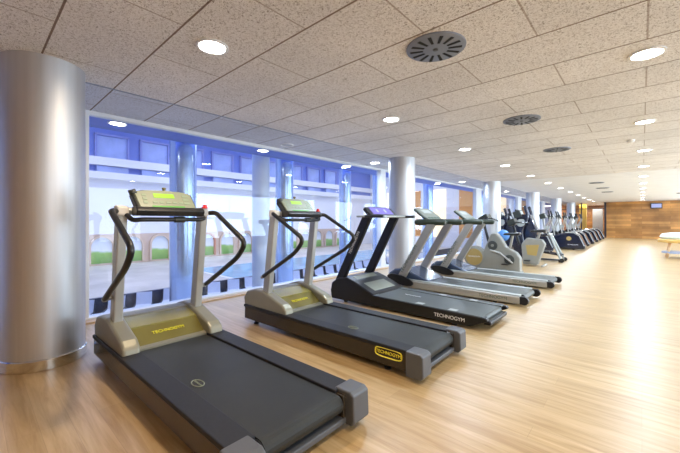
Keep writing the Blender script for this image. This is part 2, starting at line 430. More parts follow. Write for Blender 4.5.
# ---------------------------------------------------------------- ceiling fittings
GL = 'round downlights in the ceiling'
def lamp_proto(on):
    t = thing('ceiling_downlight', '', 'ceiling light', (0, 0, CE), 0, GL)
    G().lathe([(.118, 0), (.118, -.012), (.10, -.014), (.096, -.004), (.096, 0)], seg=32).build('ring', M_ringw, t)
    G().lathe([(.095, 0), (.095, -.006), (.05, -.010)], seg=32).build('diffuser', M_lamp if on else M_lampoff, t)
    return t
LD = bpy.data.lights.new('downlight', 'AREA'); LD.shape = 'DISK'; LD.size = .18; LD.energy = 19; LD.color = (1, .93, .84); LD.spread = math.radians(170)
LC = LD.copy(); LC.color = (.66, .82, 1.0); LC.energy = 30
LD.color = (1, .79, .55)
def lamp_light(loc):
    o = bpy.data.objects.new('downlight', LD if loc[1] < 3 else LC); C.objects.link(o); o.location = (loc[0], loc[1], CE - .02)
P0 = None
def lamp(x, y, label):
    global P0
    if P0 is None: P0 = lamp_proto(True); o = P0; o.location = (x, y, CE); o['label'] = label
    else: o = dup(P0, (x, y, CE), 0, label)
    lamp_light((x, y)); return o
rowA = ['bright round downlight above the nearest treadmill', 'lit downlight above the black treadmill, left of the second air diffuser',
        'lit downlight in the ceiling just past the second steel column']
for k in range(12):
    y = 1.27 + 2.5 * k
    lamp(-2.48, y, rowA[k] if k < 3 else 'lit downlight over the machines, %s of its row from the camera' % ORD[k])
rowB = ['large lit downlight at the top right corner of the view', 'lit downlight below the top right one in the right-hand row',
        'third lit downlight from the camera in the right-hand row']
for k in range(11):
    y = 3.68 + 2.5 * k
    lamp(.03, y, rowB[k] if k < 3 else 'lit downlight in the right-hand row over the aisle, %s from the camera' % ORD[k])
for x, y, l in ((.03, 1.2, 'right of'), (2.6, 3.7, 'far right of'), (.03, -1.4, 'straight behind')):
    lamp(x, y, 'lit downlight in the ceiling outside the frame, %s the camera' % l)
for k in range(4):
    y = 6.33 + 5.1 * k
    lamp(-4.62, y, ['lit downlight in the soffit beside the second column', 'lit downlight in the soffit beside the third column',
                    'lit downlight in the soffit beside the fourth column', 'lit downlight in the soffit beside the fifth column'][k])
off = lamp_proto(False); off.location = (-4.7, 3.8, CE); off['label'] = 'unlit grey downlight in the soffit above the second treadmill'

def diffuser_proto():
    t = thing('air_diffuser', '', 'air vent', (0, 0, CE), 0, 'round air diffusers in the ceiling')
    G().lathe([(.225, 0), (.225, -.010), (.205, -.018), (.0, -.018)][:3] + [(.01, -.019)], seg=48).build('plate', M_grey, t)
    for k in range(14):
        a = 2 * PI * k / 14
        G().prism([(.095, -.009), (.195, -.013), (.195, .013), (.095, .009)], -.0215, -.0185, 'z', Matrix.Rotation(a, 4, 'Z')).build('slot', M_black, t)
    G().lathe([(.02, -.018), (.02, -.024), (.012, -.026)], seg=16).build('screw_cap', M_cap, t)
    return t
D0 = diffuser_proto()
dl = ['large round grey slotted air diffuser near the camera', 'second grey air diffuser from the camera', 'third grey air diffuser from the camera']
dy = [2.45, 4.97, 7.47, 14.9, 17.4, 19.9]
for k, y in enumerate(dy):
    lab = dl[k] if k < 3 else ['flat grey air diffuser far down the room, nearest of the distant three', 'middle one of the three distant air diffusers', 'farthest air diffuser of the row over the aisle'][k-3]
    if k == 0: D0.location = (-1.2, y, CE); D0['label'] = lab
    else: dup(D0, (-1.2, y, CE), 0, lab)
for k, y in enumerate((18.5, 23)):
    dup(D0, (1.45, y, CE), 0, ['distant air diffuser at the right edge, the nearer', 'distant air diffuser at the right edge, the farther'][k])

o = G().lathe([(.05, CE), (.05, CE - .025), (.03, CE - .045), (.01, CE - .048)], (-.14, 7.45, 0), seg=20).build('smoke_detector', M_ringw)
tag(o, 'small white smoke detector on the ceiling between two right-hand downlights', 'smoke detector')
# ---------------------------------------------------------------- treadmill, first kind
R4 = Matrix.Rotation
def make_treadmill(label):
    t = thing('treadmill', label, 'treadmill', (0, 0, 0), 0, 'treadmills along the glass wall')
    for s in (-1, 1):
        a, b = sorted((s * .268, s * .392))
        G().box(-2.34, -.04, a, b, .055, .205).build('side_panel', M_side, t, .008)
        G().prism([(-2.35, .19), (-2.35, .222), (-.10, .222), (-.10, .19)], *sorted((s*.262, s*.398))).build('side_rail', M_rail, t, .006)
        # grey wrap-round end cap
        c = G().prism([(-.125, .035), (-.125, .229), (-.01, .229), (.018, .212), (.024, .06), (.0, .035)], *sorted((s*.285, s*.425))).build('end_cap', M_cap, t, .010, 3)
        for x in (-.35, -2.2):
            G().lathe([(.03, 0), (.03, .015), (.018, .02), (.018, .056)], (x, s * .32, 0), seg=16).build('foot', M_grip, t)
    # belt round its rear roller
    prof = [(-2.05, .207)] + arc(-.085, .152, .055, 90, -90, 10) + [(-2.05, .097)]
    b = G().prism(prof, -.255, .255)
    be = b.build('running_belt', M_belt, t)
    for p in be.data.polygons: p.use_smooth = False
    ring = [(math.cos(2*PI*k/24), math.sin(2*PI*k/24)) for k in range(25)]
    G().tube([(-.82 + .055 * c, -.195 + .03 * s_, .2085) for c, s_ in ring], .0035, 4).build('oval_mark', M_cons, be)
    text('lettering', 'TECHNOGYM', .015, Matrix.Translation((-.82, -.195, .2085)) @ R4(0, 4, 'Z'), M_cons, be)
    G().lathe([(.05, -.262), (.05, .262)], (-.085, 0, .152), 'y', 20).build('rear_roller', M_roller, t)
    G().box(-.10, -.035, -.30, .30, .045, .080).build('rear_crossbar', M_cap, t, .006)
    G().box(-2.0, -.3, -.268, .268, .07, .095).build('deck_plate', M_tblack, t)
    # motor hood: two side pods, sloping panels between
    pod = [(-2.36, .205), (-2.38, .30), (-2.31, .385), (-2.16, .425), (-2.02, .425), (-1.66, .315), (-1.60, .27), (-1.585, .205)]
    for s in (-1, 1):
        G().prism(pod, *sorted((s*.262, s*.382))).build('hood_pod', M_hood, t, .022, 3)
    G().prism([(-2.36, .20), (-2.38, .30), (-2.30, .38), (-2.14, .405), (-2.06, .400), (-2.06, .2)], -.27, .27).build('hood_back', M_hood, t, .012)
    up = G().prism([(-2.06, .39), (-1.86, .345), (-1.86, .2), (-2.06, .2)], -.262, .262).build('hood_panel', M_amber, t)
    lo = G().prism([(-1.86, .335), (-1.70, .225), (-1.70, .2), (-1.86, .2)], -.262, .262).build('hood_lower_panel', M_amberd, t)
    G().prism([(-1.70, .232), (-1.655, .222), (-1.655, .2), (-1.70, .2)], -.262, .262).build('hood_lip', M_hood, t)
    d = Vector((.16, 0, -.110)).normalized()
    text('lettering', 'TECHNOGYM', .040, frame((-1.785, .0, .2895), (0, 1, 0), (-d.x, 0, -d.z)), M_yel, lo, .002)
    # label on the side panel
    side = [c for c in t.children if c.name.startswith('side_panel')][0]
    pts = [(-.30 + .125 * c, .155 + .036 * s_) for c, s_ in ((math.copysign(abs(math.cos(a)) ** .5, math.cos(a)), math.copysign(abs(math.sin(a)) ** .5, math.sin(a))) for a in [2*PI*k/32 for k in range(33)])]
    G().tube([(x, -.3935, z) for x, z in pts], .0055, 4).build('label_outline', M_yel, side)
    text('lettering', 'TECHNOGYM', .038, frame((-.30, -.3935, .155), (1, 0, 0), (0, 0, 1)), M_yel, side, .0015)
    # uprights
    for s in (-1, 1):
        bx, tx = -2.0, -1.86
        p = G().prism([(bx - .055, .30), (bx + .055, .30), (tx + .048, 1.27), (tx - .048, 1.27)], *sorted((s*.285, s*.35))).build('post', M_post, t, .010)
        G().prism([(tx - .058, 1.262), (tx + .058, 1.262), (tx + .055, 1.335), (tx - .035, 1.35), (tx - .06, 1.32)], *sorted((s*.278, s*.357))).build('cap', M_cream, p, .012)
        path = smooth([(-1.83, s * .352, 1.295), (-1.775, s * .405, 1.30), (-1.27, s * .41, 1.035), (-1.40, s * .41, .90), (-1.95, s * .40, .60)], 5)
        hr = G().tube(path, .0215, 12).build('side_handle', M_grip, t)
        G().tube([(-1.92, s * .40, .617), (-1.975, s * .40, .587), (-1.985, s * .345, .60)], .0205, 10).build('handle_bracket', M_post, hr)
    hb = G().tube(smooth([(-1.84, -.30, 1.285), (-1.74, -.275, 1.225), (-1.715, -.22, 1.232), (-1.715, .24, 1.232), (-1.74, .28, 1.245), (-1.82, .30, 1.27)], 5), .0185, 12).build('front_handlebar', M_grip, t)
    G().tube([(-1.715, .02, 1.232), (-1.715, .10, 1.232)], .026, 12).build('pulse_sensor', M_consd, hb)
    G().tube([(-1.84, -.29, 1.30), (-1.84, .29, 1.30)], .030, 12).build('console_crossbar', M_post, t)
    # console: local plate leaning back
    a = math.radians(42)
    Mx = Matrix.Translation((-1.80, .0, 1.30)) @ R4(-(PI / 2 - a) + 0, 4, 'Y')
    # plate axes: local x = up along the slope (towards -x, +z), local z = outward normal
    ux = Vector((-math.cos(math.radians(52)), 0, math.sin(math.radians(52)))); nz = Vector((math.sin(math.radians(52)), 0, math.cos(math.radians(52))))
    K = Matrix(((0, ux.x, nz.x, -1.745), (1, ux.y, nz.y, 0), (0, ux.z, nz.z, 1.315), (0, 0, 0, 1)))   # local x = +y world, y = up slope, z = normal
    top = [(-.235, .185), (-.15, .207), (0, .214), (.13, .207), (.205, .185)]
    outl = [(-.215, 0), (.215, 0)] + [(x, y) for x, y in reversed(top)] 
    shell = G().prism([(x * 1.07, y + (.012 if y > .1 else -.012)) for x, y in outl], -.075, -.004, 'z', K).build('console_shell', M_consd, t, .012)
    face = G().prism(outl, -.02, .006, 'z', K).build('console_face', M_cons, t, .006)
    G().box(-.10, .06, .125, .172, .005, .0085, K).build('display', M_lcd, face)
    for cx_, w_ in ((-.17, .03), (.15, .05)):
        for rr in range(3): G().box(cx_ - w_/2, cx_ + w_/2, .06 + rr * .04, .085 + rr * .04, .005, .009, K).build('button', M_btn, face)
    G().box(-.13, .12, .018, .036, .005, .009, K).build('button', M_btng, face)
    for bx_ in (-.10, -.05, 0, .05, .10): G().box(bx_ - .016, bx_ + .016, .065, .085, .005, .009, K).build('button', M_btn, face)
    G().prism([(-1.80, 1.262), (-1.685, 1.262), (-1.665, 1.305), (-1.70, 1.335), (-1.80, 1.335)], -.265, .255).build('console_tray', M_grip, t, .008)
    G().tube([(-1.872, -.262, 1.445), (-1.862, -.215, 1.462)], .026, 8).build('speaker_knob', M_consd, t)
    G().lathe([(.012, 0), (.012, .02), (.016, .024), (.016, .034), (.004, .038)], (-1.885, .0, 1.476), seg=12).build('antenna_knob', M_amberd, t)
    G().lathe([(.028, 0), (.028, .012), (.018, .012), (.018, .03), (.010, .034)], (-1.80, .315, 1.338), seg=16).build('stop_button', M_red, t)
    return t
T2 = make_treadmill('second treadmill with curved black side handles and a yellow label on its side')
T1 = dup(T2, (-1.24, 1.172, 0), math.radians(.6), 'nearest treadmill with charcoal side rails and a champagne hood')
for c in list(T1.children_recursive):     # the nearest one shows no label on its side
    if c.parent.name.startswith('side_panel'): bpy.data.objects.remove(c)
T1.scale = (1, 1.05, 1)
T2.location = (-1.22, 2.655, 0); T2.rotation_euler = (0, 0, math.radians(.9))

# ---------------------------------------------------------------- treadmill, black leaning kind
def make_black():
    t = thing('treadmill', 'black treadmill with leaning black posts and a violet screen', 'treadmill', (-1.24, 4.17, 0), 0, 'treadmills along the glass wall')
    for s in (-1, 1):
        sp = G().prism([(-2.34, .03), (-2.36, .17), (-2.0, .19), (-.02, .155), (0, .125), (-.20, .03)], *sorted((s*.33, s*.40))).build('side_panel', M_tblack, t, .012)
        if s == -1: text('lettering', 'TECHNOGYM', .06, frame((-.44, -.4015, .092), (1, 0, -.01), (0, 0, 1)), M_let, sp, .001)
        G().prism([(-2.2, .17), (-2.2, .197), (-.06, .163), (-.06, .14)], *sorted((s*.268, s*.392))).build('side_rail', M_rail2, t, .006)
        for x in (-.40, -2.1): G().lathe([(.03, 0), (.03, .04)], (x, s * .33, 0), seg=14).build('foot', M_grip, t)
        for x in (-.42, -.85): G().box(x - .05, x + .05, s*.33 - .04, s*.33 + .04, .150 - (x+.42)*.016 + .01, .171 - (x+.42)*.016).build('foot_marker', M_silverl, t)
        # leaning post
        p = G().prism([(-2.38, .12), (-2.22, .12), (-1.60, 1.27), (-1.68, 1.31), (-1.745, 1.29)], *sorted((s*.315, s*.385))).build('post', M_tblack, t, .014)
        if s == -1:
            ax = Vector((.62, 0, 1.16)).normalized()
            text('lettering', 'TECHNOGYM', .06, frame((-1.89, -.3865, .90), ax, (-ax.z, 0, ax.x)), M_let, p)
    be = G().prism([(-2.0, .188)] + arc(-.09, .115, .04, 80, -90, 8) + [(-2.0, .09)], -.262, .262).build('running_belt', M_belt2, t)
    text('lettering', 'TECHNOGYM', .04, frame((-1.15, 0, .1755), (.9995, 0, -.0165), (0, 1, 0)), M_let, be)
    G().box(-.08, .0, -.30, .30, .055, .10).build('rear_bar', M_tblack, t, .012)
    G().prism([(-2.36, .15), (-2.34, .27), (-2.2, .36), (-2.02, .375), (-1.9, .34), (-1.55, .20), (-1.52, .16)], -.40, .40).build('motor_hood', M_tblack, t, .03, 3)
    G().prism([(-2.02, .383), (-1.60, .225), (-1.60, .21), (-2.02, .36)], -.27, .25).build('hood_panel', M_hoodg, t, .004)
    # handlebar and console
    G().box(-1.82, -1.50, -.43, .41, 1.272, 1.30).build('handlebar_tray', M_silverl, t, .012)
    for s in (-1, 1):
        G().tube([(-1.66, s*.415, 1.285), (-1.35, s*.415, 1.285)], .021, 10).build('side_grip', M_grip, t)
    ux = Vector((-.72, 0, .69)); nz = Vector((.69, 0, .72))
    K = Matrix(((0, ux.x, nz.x, -1.60), (1, 0, 0, 0), (0, ux.z, nz.z, 1.30), (0, 0, 0, 1)))
    sh = G().prism([(-.33, 0), (.31, 0), (.34, .08), (.33, .17), (.2, .2), (-.2, .2), (-.35, .18), (-.36, .08)], -.055, .0, 'z', K).build('console_shell', M_tblack, t, .016)
    G().box(-.27, .25, .03, .17, 0, .004, K).build('screen', M_screen, sh)
    for q in range(5): G().box(-.24 + q * .1, -.20 + q * .1, .05 + .02 * (q % 2), .13, .004, .006, K).build('readout', M_silverl if q % 2 else M_screen, sh)
    return t
T3 = make_black()

# ---------------------------------------------------------------- treadmill, silver kind
def make_silver():
    t = thing('treadmill', '', 'treadmill', (0, 0, 0), 0, 'treadmills along the glass wall')
    for s in (-1, 1):
        y0, y1 = sorted((s*.33, s*.40))
        sp = G().prism([(-2.3, .03), (-2.3, .165), (-.03, .135), (-.03, .03)], y0, y1).build('side_beam', M_silver, t, .016)
        if s == -1: text('lettering', 'TECHNOGYM', .065, frame((-.42, -.4012, .088), (1, 0, 0), (0, 0, 1)), M_letd, sp)
        G().lathe([(.03, -.036), (.058, -.03), (.058, .03), (.03, .036)], (0.0, s * .365, .085), 'y', 20).build('rear_cap', M_tblack, t)
        G().box(-.06, .0, y0 - .002, y1 + .002, .03, .142).build('rear_block', M_tblack, t, .012)
        G().prism([(-2.2, .150), (-2.2, .182), (-.06, .156), (-.06, .13)], *sorted((s*.27, s*.375))).build('side_rail', M_silverl, t, .005)
        for x in (-.4, -2.1): G().lathe([(.03, 0), (.03, .04)], (x, s * .35, 0), seg=14).build('foot', M_grip, t)
        p = G().prism([(-2.16, .10), (-2.00, .10), (-1.35, 1.17), (-1.50, 1.19)], *sorted((s*.31, s*.39))).build('post', M_silver, t, .016)
        if s == -1:
            ax = Vector((.65, 0, 1.06)).normalized()
            text('lettering', 'TECHNOGYM', .095, frame((-1.86, -.3915, .54), ax, (-ax.z, 0, ax.x)), M_letd, p)
        # black oval shoe round the foot of the post
        pts = [(-2.02 + .27 * math.cos(2*PI*k/24) , .155 + .085 * math.sin(2*PI*k/24) - .16 * .27 * math.cos(2*PI*k/24)) for k in range(24)]
        G().prism(pts, *sorted((s*.385, s*.43))).build('post_shoe', M_tblack, t, .012)
        pad = G().tube([(-1.74, s*.35, 1.195), (-1.70, s*.35, 1.20), (-1.22, s*.35, 1.20), (-1.18, s*.35, 1.195)], [.035, .056, .056, .035], 12).build('arm_pad', M_greenblk, t)
    be = G().prism([(-1.9, .172)] + arc(-.05, .10, .048, 80, -90, 8) + [(-1.9, .07)], -.265, .265).build('running_belt', M_belt2, t)
    G().prism([(-2.32, .10), (-2.33, .24), (-2.2, .33), (-2.0, .35), (-1.8, .28), (-1.5, .175), (-1.5, .12)], -.32, .32).build('motor_hood', M_hoodblue, t, .03, 3)
    G().tube([(-1.45, -.35, 1.195), (-1.45, .35, 1.195)], .026, 12).build('cross_handlebar', M_greenblk, t)
    ux = Vector((-.80, 0, .60)); nz = Vector((.60, 0, .80))
    K = Matrix(((0, ux.x, nz.x, -1.50), (1, 0, 0, 0), (0, ux.z, nz.z, 1.225), (0, 0, 0, 1)))
    sh = G().prism([(-.27, 0), (.27, 0), (.32, .12), (.31, .36), (.2, .39), (-.2, .39), (-.31, .36), (-.32, .12)], -.035, .0, 'z', K).build('console_shell', M_greenblk, t, .012)
    G().prism([(-.24, .02), (.24, .02), (.29, .12), (.28, .34), (.18, .37), (-.18, .37), (-.28, .34), (-.29, .12)], .0, .006, 'z', K).build('console_face', M_hoodg, sh)
    G().box(-.16, .16, .22, .33, .006, .009, K).build('display', M_silverl, sh)
    for q in range(4): G().box(-.2 + q * .11, -.13 + q * .11, .06, .10, .006, .010, K).build('button', M_letd, sh)
    G().prism([(-1.52, 1.17), (-1.40, 1.17), (-1.42, 1.235), (-1.60, 1.27)], -.2, .2).build('console_neck', M_greenblk, t, .01)
    return t
T4 = make_silver(); T4.location = (-1.24, 5.65, 0); T4['label'] = 'silver treadmill next to the black one, fourth from the camera'
T5 = dup(T4, (-1.20, 7.28, 0), 0, 'farthest silver treadmill, beside the grey exercise bike')

# ---------------------------------------------------------------- bikes and ellipticals
def make_disc_bike():
    t = thing('exercise_bike', 'grey exercise bike with a big round flywheel cover beyond the last treadmill', 'exercise bike', (-2.6, 8.75, 0))
    fw = G().lathe([(.22, -.10), (.27, -.08), (.28, .0), (.27, .08), (.22, .10)], (-.58, -.02, .31), 'y', 36).build('flywheel_cover', M_bikeg, t)
    G().lathe([(.21, -.108), (.21, -.098)], (-.58, -.02, .31), 'y', 36).build('cover_insert', M_bikey, fw)
    text('lettering', 'TECHNOGYM', .05, frame((-.58, -.13, .32), (1, 0, 0), (0, 0, 1)), M_let, fw)
    G().prism([(-.48, .03), (-.42, .30), (-.30, .62), (-.18, .90), (-.06, .93), (.05, .80), (.16, .60), (.40, .46), (.48, .34), (.48, .03)], -.11, .11).build('housing', M_bikeg, t, .03, 3)
    for x, z in ((-.13, .62), (.25, .30)):
        d = G().lathe([(.105, -.02), (.115, -.01), (.115, .0)], (x, -.112, z), 'y', 24).build('crank_disc', M_darkdisc, t)
        G().lathe([(.035, -.014), (.035, .0)], (x, -.132, z), 'y', 16).build('hub', M_bikeg, d)
    G().tube([(-.18, -.15, .50), (.05, -.15, .45), (.33, -.15, .22)], .022, 8).build('crank_arm', M_post, t)
    G().box(-.70, .50, -.13, .13, .0, .045).build('base_beam', M_bikeg, t, .012)
    for s in (-1, 1): G().box(.10, .24, s*.17 - .05, s*.17 + .05, .17, .20).build('pedal', M_grip, t, .006)
    G().tube([(-.26, 0, .70), (-.36, 0, 1.12), (-.34, 0, 1.22)], .035, 10).build('console_mast', M_grip, t)
    G().prism([(-.40, 1.20), (-.22, 1.30), (-.28, 1.40), (-.47, 1.29)], -.17, .17).build('console', M_consd, t, .01)
    G().tube(smooth([(-.10, -.26, 1.22), (-.30, -.24, 1.30), (-.36, 0, 1.20), (-.30, .24, 1.30), (-.10, .26, 1.22)], 4), .018, 8).build('handlebar', M_grip, t)
    G().tube([(.22, 0, .5), (.30, 0, .88)], .03, 10).build('seat_post', M_silver, t)
    G().prism([(.10, .88), (.14, .93), (.44, .95), (.48, .90), (.40, .87)], -.12, .12).build('seat', M_grip, t, .03, 3)
    return t
make_disc_bike()
def make_upright():
    t = thing('exercise_bike', 'upright exercise bike with a tan panel on its tapered grey body', 'exercise bike', (-2.25, 10.35, 0))
    G().prism([(-.20, .03), (-.24, .58), (-.10, .76), (.26, .72), (.34, .60), (.16, .03)], -.10, .10).build('housing', M_bikeg, t, .03, 3)
    G().prism([(-.08, .30), (-.12, .56), (.20, .58), (.14, .28)], -.106, -.100).build('side_panel', M_bikey, t)
    for x in (-.42, .30): G().tube([(x, -.26, .03), (x, .26, .03)], .03, 8).build('base_bar', M_silver, t)
    G().tube([(-.30, 0, .55), (-.46, 0, 1.08)], .035, 10).build('mast', M_grip, t)
    G().prism([(-.56, 1.06), (-.36, 1.14), (-.42, 1.30), (-.60, 1.22)], -.15, .15).build('console', M_consd, t, .01)
    G().tube(smooth([(-.12, -.25, 1.16), (-.34, -.26, 1.20), (-.46, 0, 1.08), (-.34, .26, 1.20), (-.12, .25, 1.16)], 4), .018, 8).build('handlebar', M_grip, t)
    G().tube([(.12, 0, .6), (.20, 0, .92)], .03, 10).build('seat_post', M_silver, t)
    G().prism([(-.02, .92), (.02, .98), (.34, 1.0), (.38, .94), (.30, .91)], -.13, .13).build('seat', M_grip, t, .03, 3)
    for s in (-1, 1):
        G().box(-.14, .0, s*.18 - .05, s*.18 + .05, .20 + s*.07, .23 + s*.07).build('pedal', M_grip, t, .006)
    return t
make_upright()
o = G().lathe([(.02, -.17)] + [(.17 * math.cos(math.radians(a)), .17 * math.sin(math.radians(a))) for a in range(-75, 76, 15)] + [(.02, .17)], (-3.05, 10.6, .79), seg=24).build('exercise_ball', M_blue)
tag(o, 'blue ball held on a dark stand behind the upright bikes', 'exercise ball')
o = G().lathe([(.16, 0), (.16, .02), (.03, .05), (.03, .56), (.10, .60), (.11, .61)], (-3.05, 10.6, 0), seg=20).build('ball_stand', M_grip)
tag(o, 'dark pedestal stand carrying the blue ball', 'stand')

def make_elliptical(name, label, group, shell, arm, sh):
    """cross trainer: rounded shell, rails, swinging arms, console"""
    t = thing(name, label, 'elliptical trainer', (0, 0, 0), 0, group)
    G().prism([(-.62, .03), (-.70, .30), (-.62, .62), (-.48, .78), (-.30, .70), (-.18, .40), (-.14, .03)] if sh else
              [(-.62, .03), (-.72, .40), (-.72, 1.10), (-.60, 1.45), (-.22, 1.42), (-.02, .95), (-.08, .40), (-.16, .03)], -.15, .15).build('front_housing', shell, t, .04, 3)
    G().tube([(-.50, 0, .7), (-.58, 0, 1.30)], .04, 10).build('mast', arm, t)
    c = G().prism([(-.66, 1.30), (-.44, 1.36), (-.52, 1.58), (-.72, 1.50)], -.19, .19).build('console', M_consd, t, .02)
    G().prism([(-.44 + .004, 1.375), (-.52 + .004, 1.565), (-.525, 1.565), (-.447, 1.375)], -.14, .14).build('screen', M_silverl, c)
    for s in (-1, 1):
        a = G().tube(smooth([(-.36, s*.27, .34), (-.44, s*.28, .95), (-.24, s*.28, 1.32), (-.34, s*.26, 1.68)], 4), .028 if sh else .045, 10).build('swing_arm', arm, t)
        G().tube([(-.26, s*.275, 1.38), (-.34, s*.26, 1.69)], .032, 10).build('grip', M_grip, a)
        G().lathe([(.07 if sh else .12, -.05), (.07 if sh else .12, .05)], (-.44, s*.28, .93 if sh else 1.16), 'y', 20).build('pivot_disc', M_silverl, a)
        G().tube([(-.36, s*.17, .34), (.62, s*.17, .20)], .026, 8).build('pedal_rail', arm, t)
        G().box(-.05, .32, s*.17 - .07, s*.17 + .07, .27, .31).build('foot_plate', M_grip, t, .01)
    if sh:
        pr = [(-.35, .04), (-.32, .52), (.10, .68), (.40, .76), (.62, .74), (.80, .62), (.98, .20), (.98, .04)]
        s_ = G().prism(pr, -.27, .27).build('rear_shroud', M_navy, t, .06, 3)
        G().tube([(x, -.27, z) for x, z in [(.30, .735), (.60, .72), (.78, .60), (.95, .18)]], .016, 6).build('silver_trim', M_silverl, s_)
        G().lathe([(.09, -.285), (.09, -.27)], (.42, 0, .48), 'y', 20).build('badge', M_bikey, s_)
        text('lettering', 'TECHNOGYM', .06, frame((.55, -.275, .22), (1, 0, 0), (0, 0, 1)), M_let, s_)
    else:
        for s in (-1, 1):
            l = G().tube([(.30, s*.10, .82), (.62, s*.26, .06)], .032, 10).build('support_leg', M_silverl, t)
            G().lathe([(.06, -.03), (.06, .03)], (.64, s*.26, .06), 'y', 16).build('wheel', M_grip, l)
        G().tube([(-.45, 0, .66), (.30, 0, .82)], .04, 10).build('top_beam', arm, t)
        G().tube([(.30, -.26, .82), (.30, .26, .82)], .03, 10).build('axle', M_silverl, t)
    G().box(-.60, .55, -.06, .06, .02, .07).build('base_beam', M_grip, t, .012)
    for x in (-.62, .58): G().tube([(x, -.27, .03), (x, .27, .03)], .03, 8).build('base_bar', M_grip, t)
    return t
EG = 'elliptical trainers at the far end of the row'
E1 = make_elliptical('elliptical_trainer', 'dark blue elliptical with silver splayed legs and wheels behind the bikes', EG, M_navy, M_navy, False)
E1.location = (-2.38, 11.9, 0)
E1b = dup(E1, (-3.45, 13.6, 0), 0, 'dark blue elliptical partly hidden behind the silver-legged one')
E2 = make_elliptical('elliptical_trainer', 'first dark shrouded machine of the far row, its badge facing the camera', EG, M_tblack, M_silver, True)
E2.location = (-2.72, 17.3, 0)
for k, (y, l) in enumerate(((19.4, 'second dark shrouded machine of the far row'), (21.5, 'third dark shrouded machine of the far row'),
                            (23.6, 'fourth dark shrouded machine of the far row'), (25.7, 'fifth dark shrouded machine of the far row'),
                            (27.8, 'last dark shrouded machine, nearest the glass partition'))):
    dup(E2, (-2.78, y, 0), 0, l)
dup(E2, (-3.55, 15.3, 0), math.radians(8), 'dark shrouded machine set back towards the windows behind the blue ellipticals')

# padded round bench at the right edge
t = thing('padded_bench', 'pale round padded bench with an amber rim at the right edge', 'bench', (.95, 15.6, 0))
G().lathe([(.30, .60), (.46, .62), (.52, .70), (.46, .80), (.25, .84), (.05, .85)], seg=32).build('cushion', mat('mint_white_vinyl', (.70, .80, .78), .35), t)
G().lathe([(.40, .50), (.55, .52), (.57, .60), (.52, .63), (.40, .63)], seg=32).build('rim', mat('amber_rim', (.75, .48, .15), .4), t)
for k in range(4):
    a = PI / 4 + k * PI / 2
    G().tube([(.36 * math.cos(a), .36 * math.sin(a), .52), (.48 * math.cos(a), .48 * math.sin(a), 0)], .03, 8).build('leg', mat('beech_leg', (.75, .5, .28), .4), t)
G().lathe([(.46, .16), (.47, .19), (.46, .22)], seg=32).build('lower_shelf', mat('blue_grey_shelf', (.35, .42, .6), .4), t)

# ---------------------------------------------------------------- far end
t = thing('wall_screen', 'small dark-framed screen mounted high on the wooden far wall', 'screen', (.72, YF - .02, 2.25))
G().box(-.29, .29, -.08, .02, -.19, .18).build('bezel', M_bezel, t, .01)
G().box(-.25, .25, -.086, -.079, -.13, .13).build('display', M_tv, t)
struct('trim_20', G().box(-2.04, -1.92, YF - .06, YF + .1, 0, CE), M_bezel)
struct('door_1', G().box(-3.35, -2.06, YF + .02, YF + .035, .05, 2.5), M_glass)
struct('window_40', G().box(-5.0, -3.45, YF + .02, YF + .035, .05, 2.5), M_glass)
g = G()
for x in (-5.02, -3.4): g.box(x - .04, x + .04, YF, YF + .06, 0, CE)
g.box(-5.02, -2.0, YF, YF + .06, 0, .06); g.box(-5.02, -2.0, YF, YF + .06, 2.1, 2.15)
struct('trim_21', g, M_bezel)
struct('wall_end', G().box(GX, XR, YF + 6, YF + 6.2, 0, CE), M_oak)
struct('wall_left_end', G().box(GX - .1, GX + .05, YF, YF + 6, 0, CE), M_oak)
o = G().box(-3.75, -3.3, YF + 2.0, YF + 2.4, 0, CE - .01).build('room_pillar', M_yellow, bevel=.01); tag(o, 'ochre square pillar behind the glass partition', 'pillar')
o = G().box(-4.35, -3.95, YF + 1.2, YF + 1.45, 0, 2.2).build('white_cupboard', M_white, bevel=.01); tag(o, 'tall white cupboard behind the glass partition', 'cupboard')
o = G().box(-2.95, -2.3, YF + 2.6, YF + 2.9, 0, 2.2).box(-2.63, -2.62, YF + 2.59, YF + 2.61, .1, 2.1).build('grey_locker', M_sofg, bevel=.01); tag(o, 'pale grey locker behind the partition, next to the wooden far wall', 'locker')  # grey panel added to stand for the reflection in the partition glass
area('end_room_light', (-3.3, YF + 3.2, CE - .05), (0, 0, 0), 2.0, 3.0, 160, (1, .9, .75))

# ---------------------------------------------------------------- the pool hall beyond the glass
struct('floor_hall', G().box(HX, GX - .12, -8, 40, HF - .3, HF), M_deck)
struct('wall_hall', G().box(HX - .2, HX, -8, 40, HF, 4.4), M_cloud)
struct('wall_hall_upper', G().box(HX - .2, HX, -8, 40, 4.4, 10), M_bluelit)
struct('wall_hall_near', G().box(HX, GX - .12, -8.2, -8, HF, 10), M_cloud)
struct('wall_hall_end', G().box(HX, GX - .12, 40, 40.2, HF, 10), M_cloud)
struct('ceiling_hall', G().box(HX, -5.85, -8, 40, 10, 10.2), M_bluelit)
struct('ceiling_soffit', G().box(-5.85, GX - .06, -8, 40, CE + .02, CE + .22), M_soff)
struct('wall_above_soffit', G().box(-6.0, -5.85, -8, 40, CE + .02, 10), M_bluelit)
struct('wall_slab_edge', G().box(GX - .14, GX - .12, -8, 40, HF, 0), M_white)
# cornices
for k, (z0, z1, d) in enumerate(((5.35, 5.95, .5), (4.35, 4.85, .6))):
    struct('trim_%d' % (30 + k), G().box(HX, HX + d, -8, 40, z0, z1), M_cloud, .02)
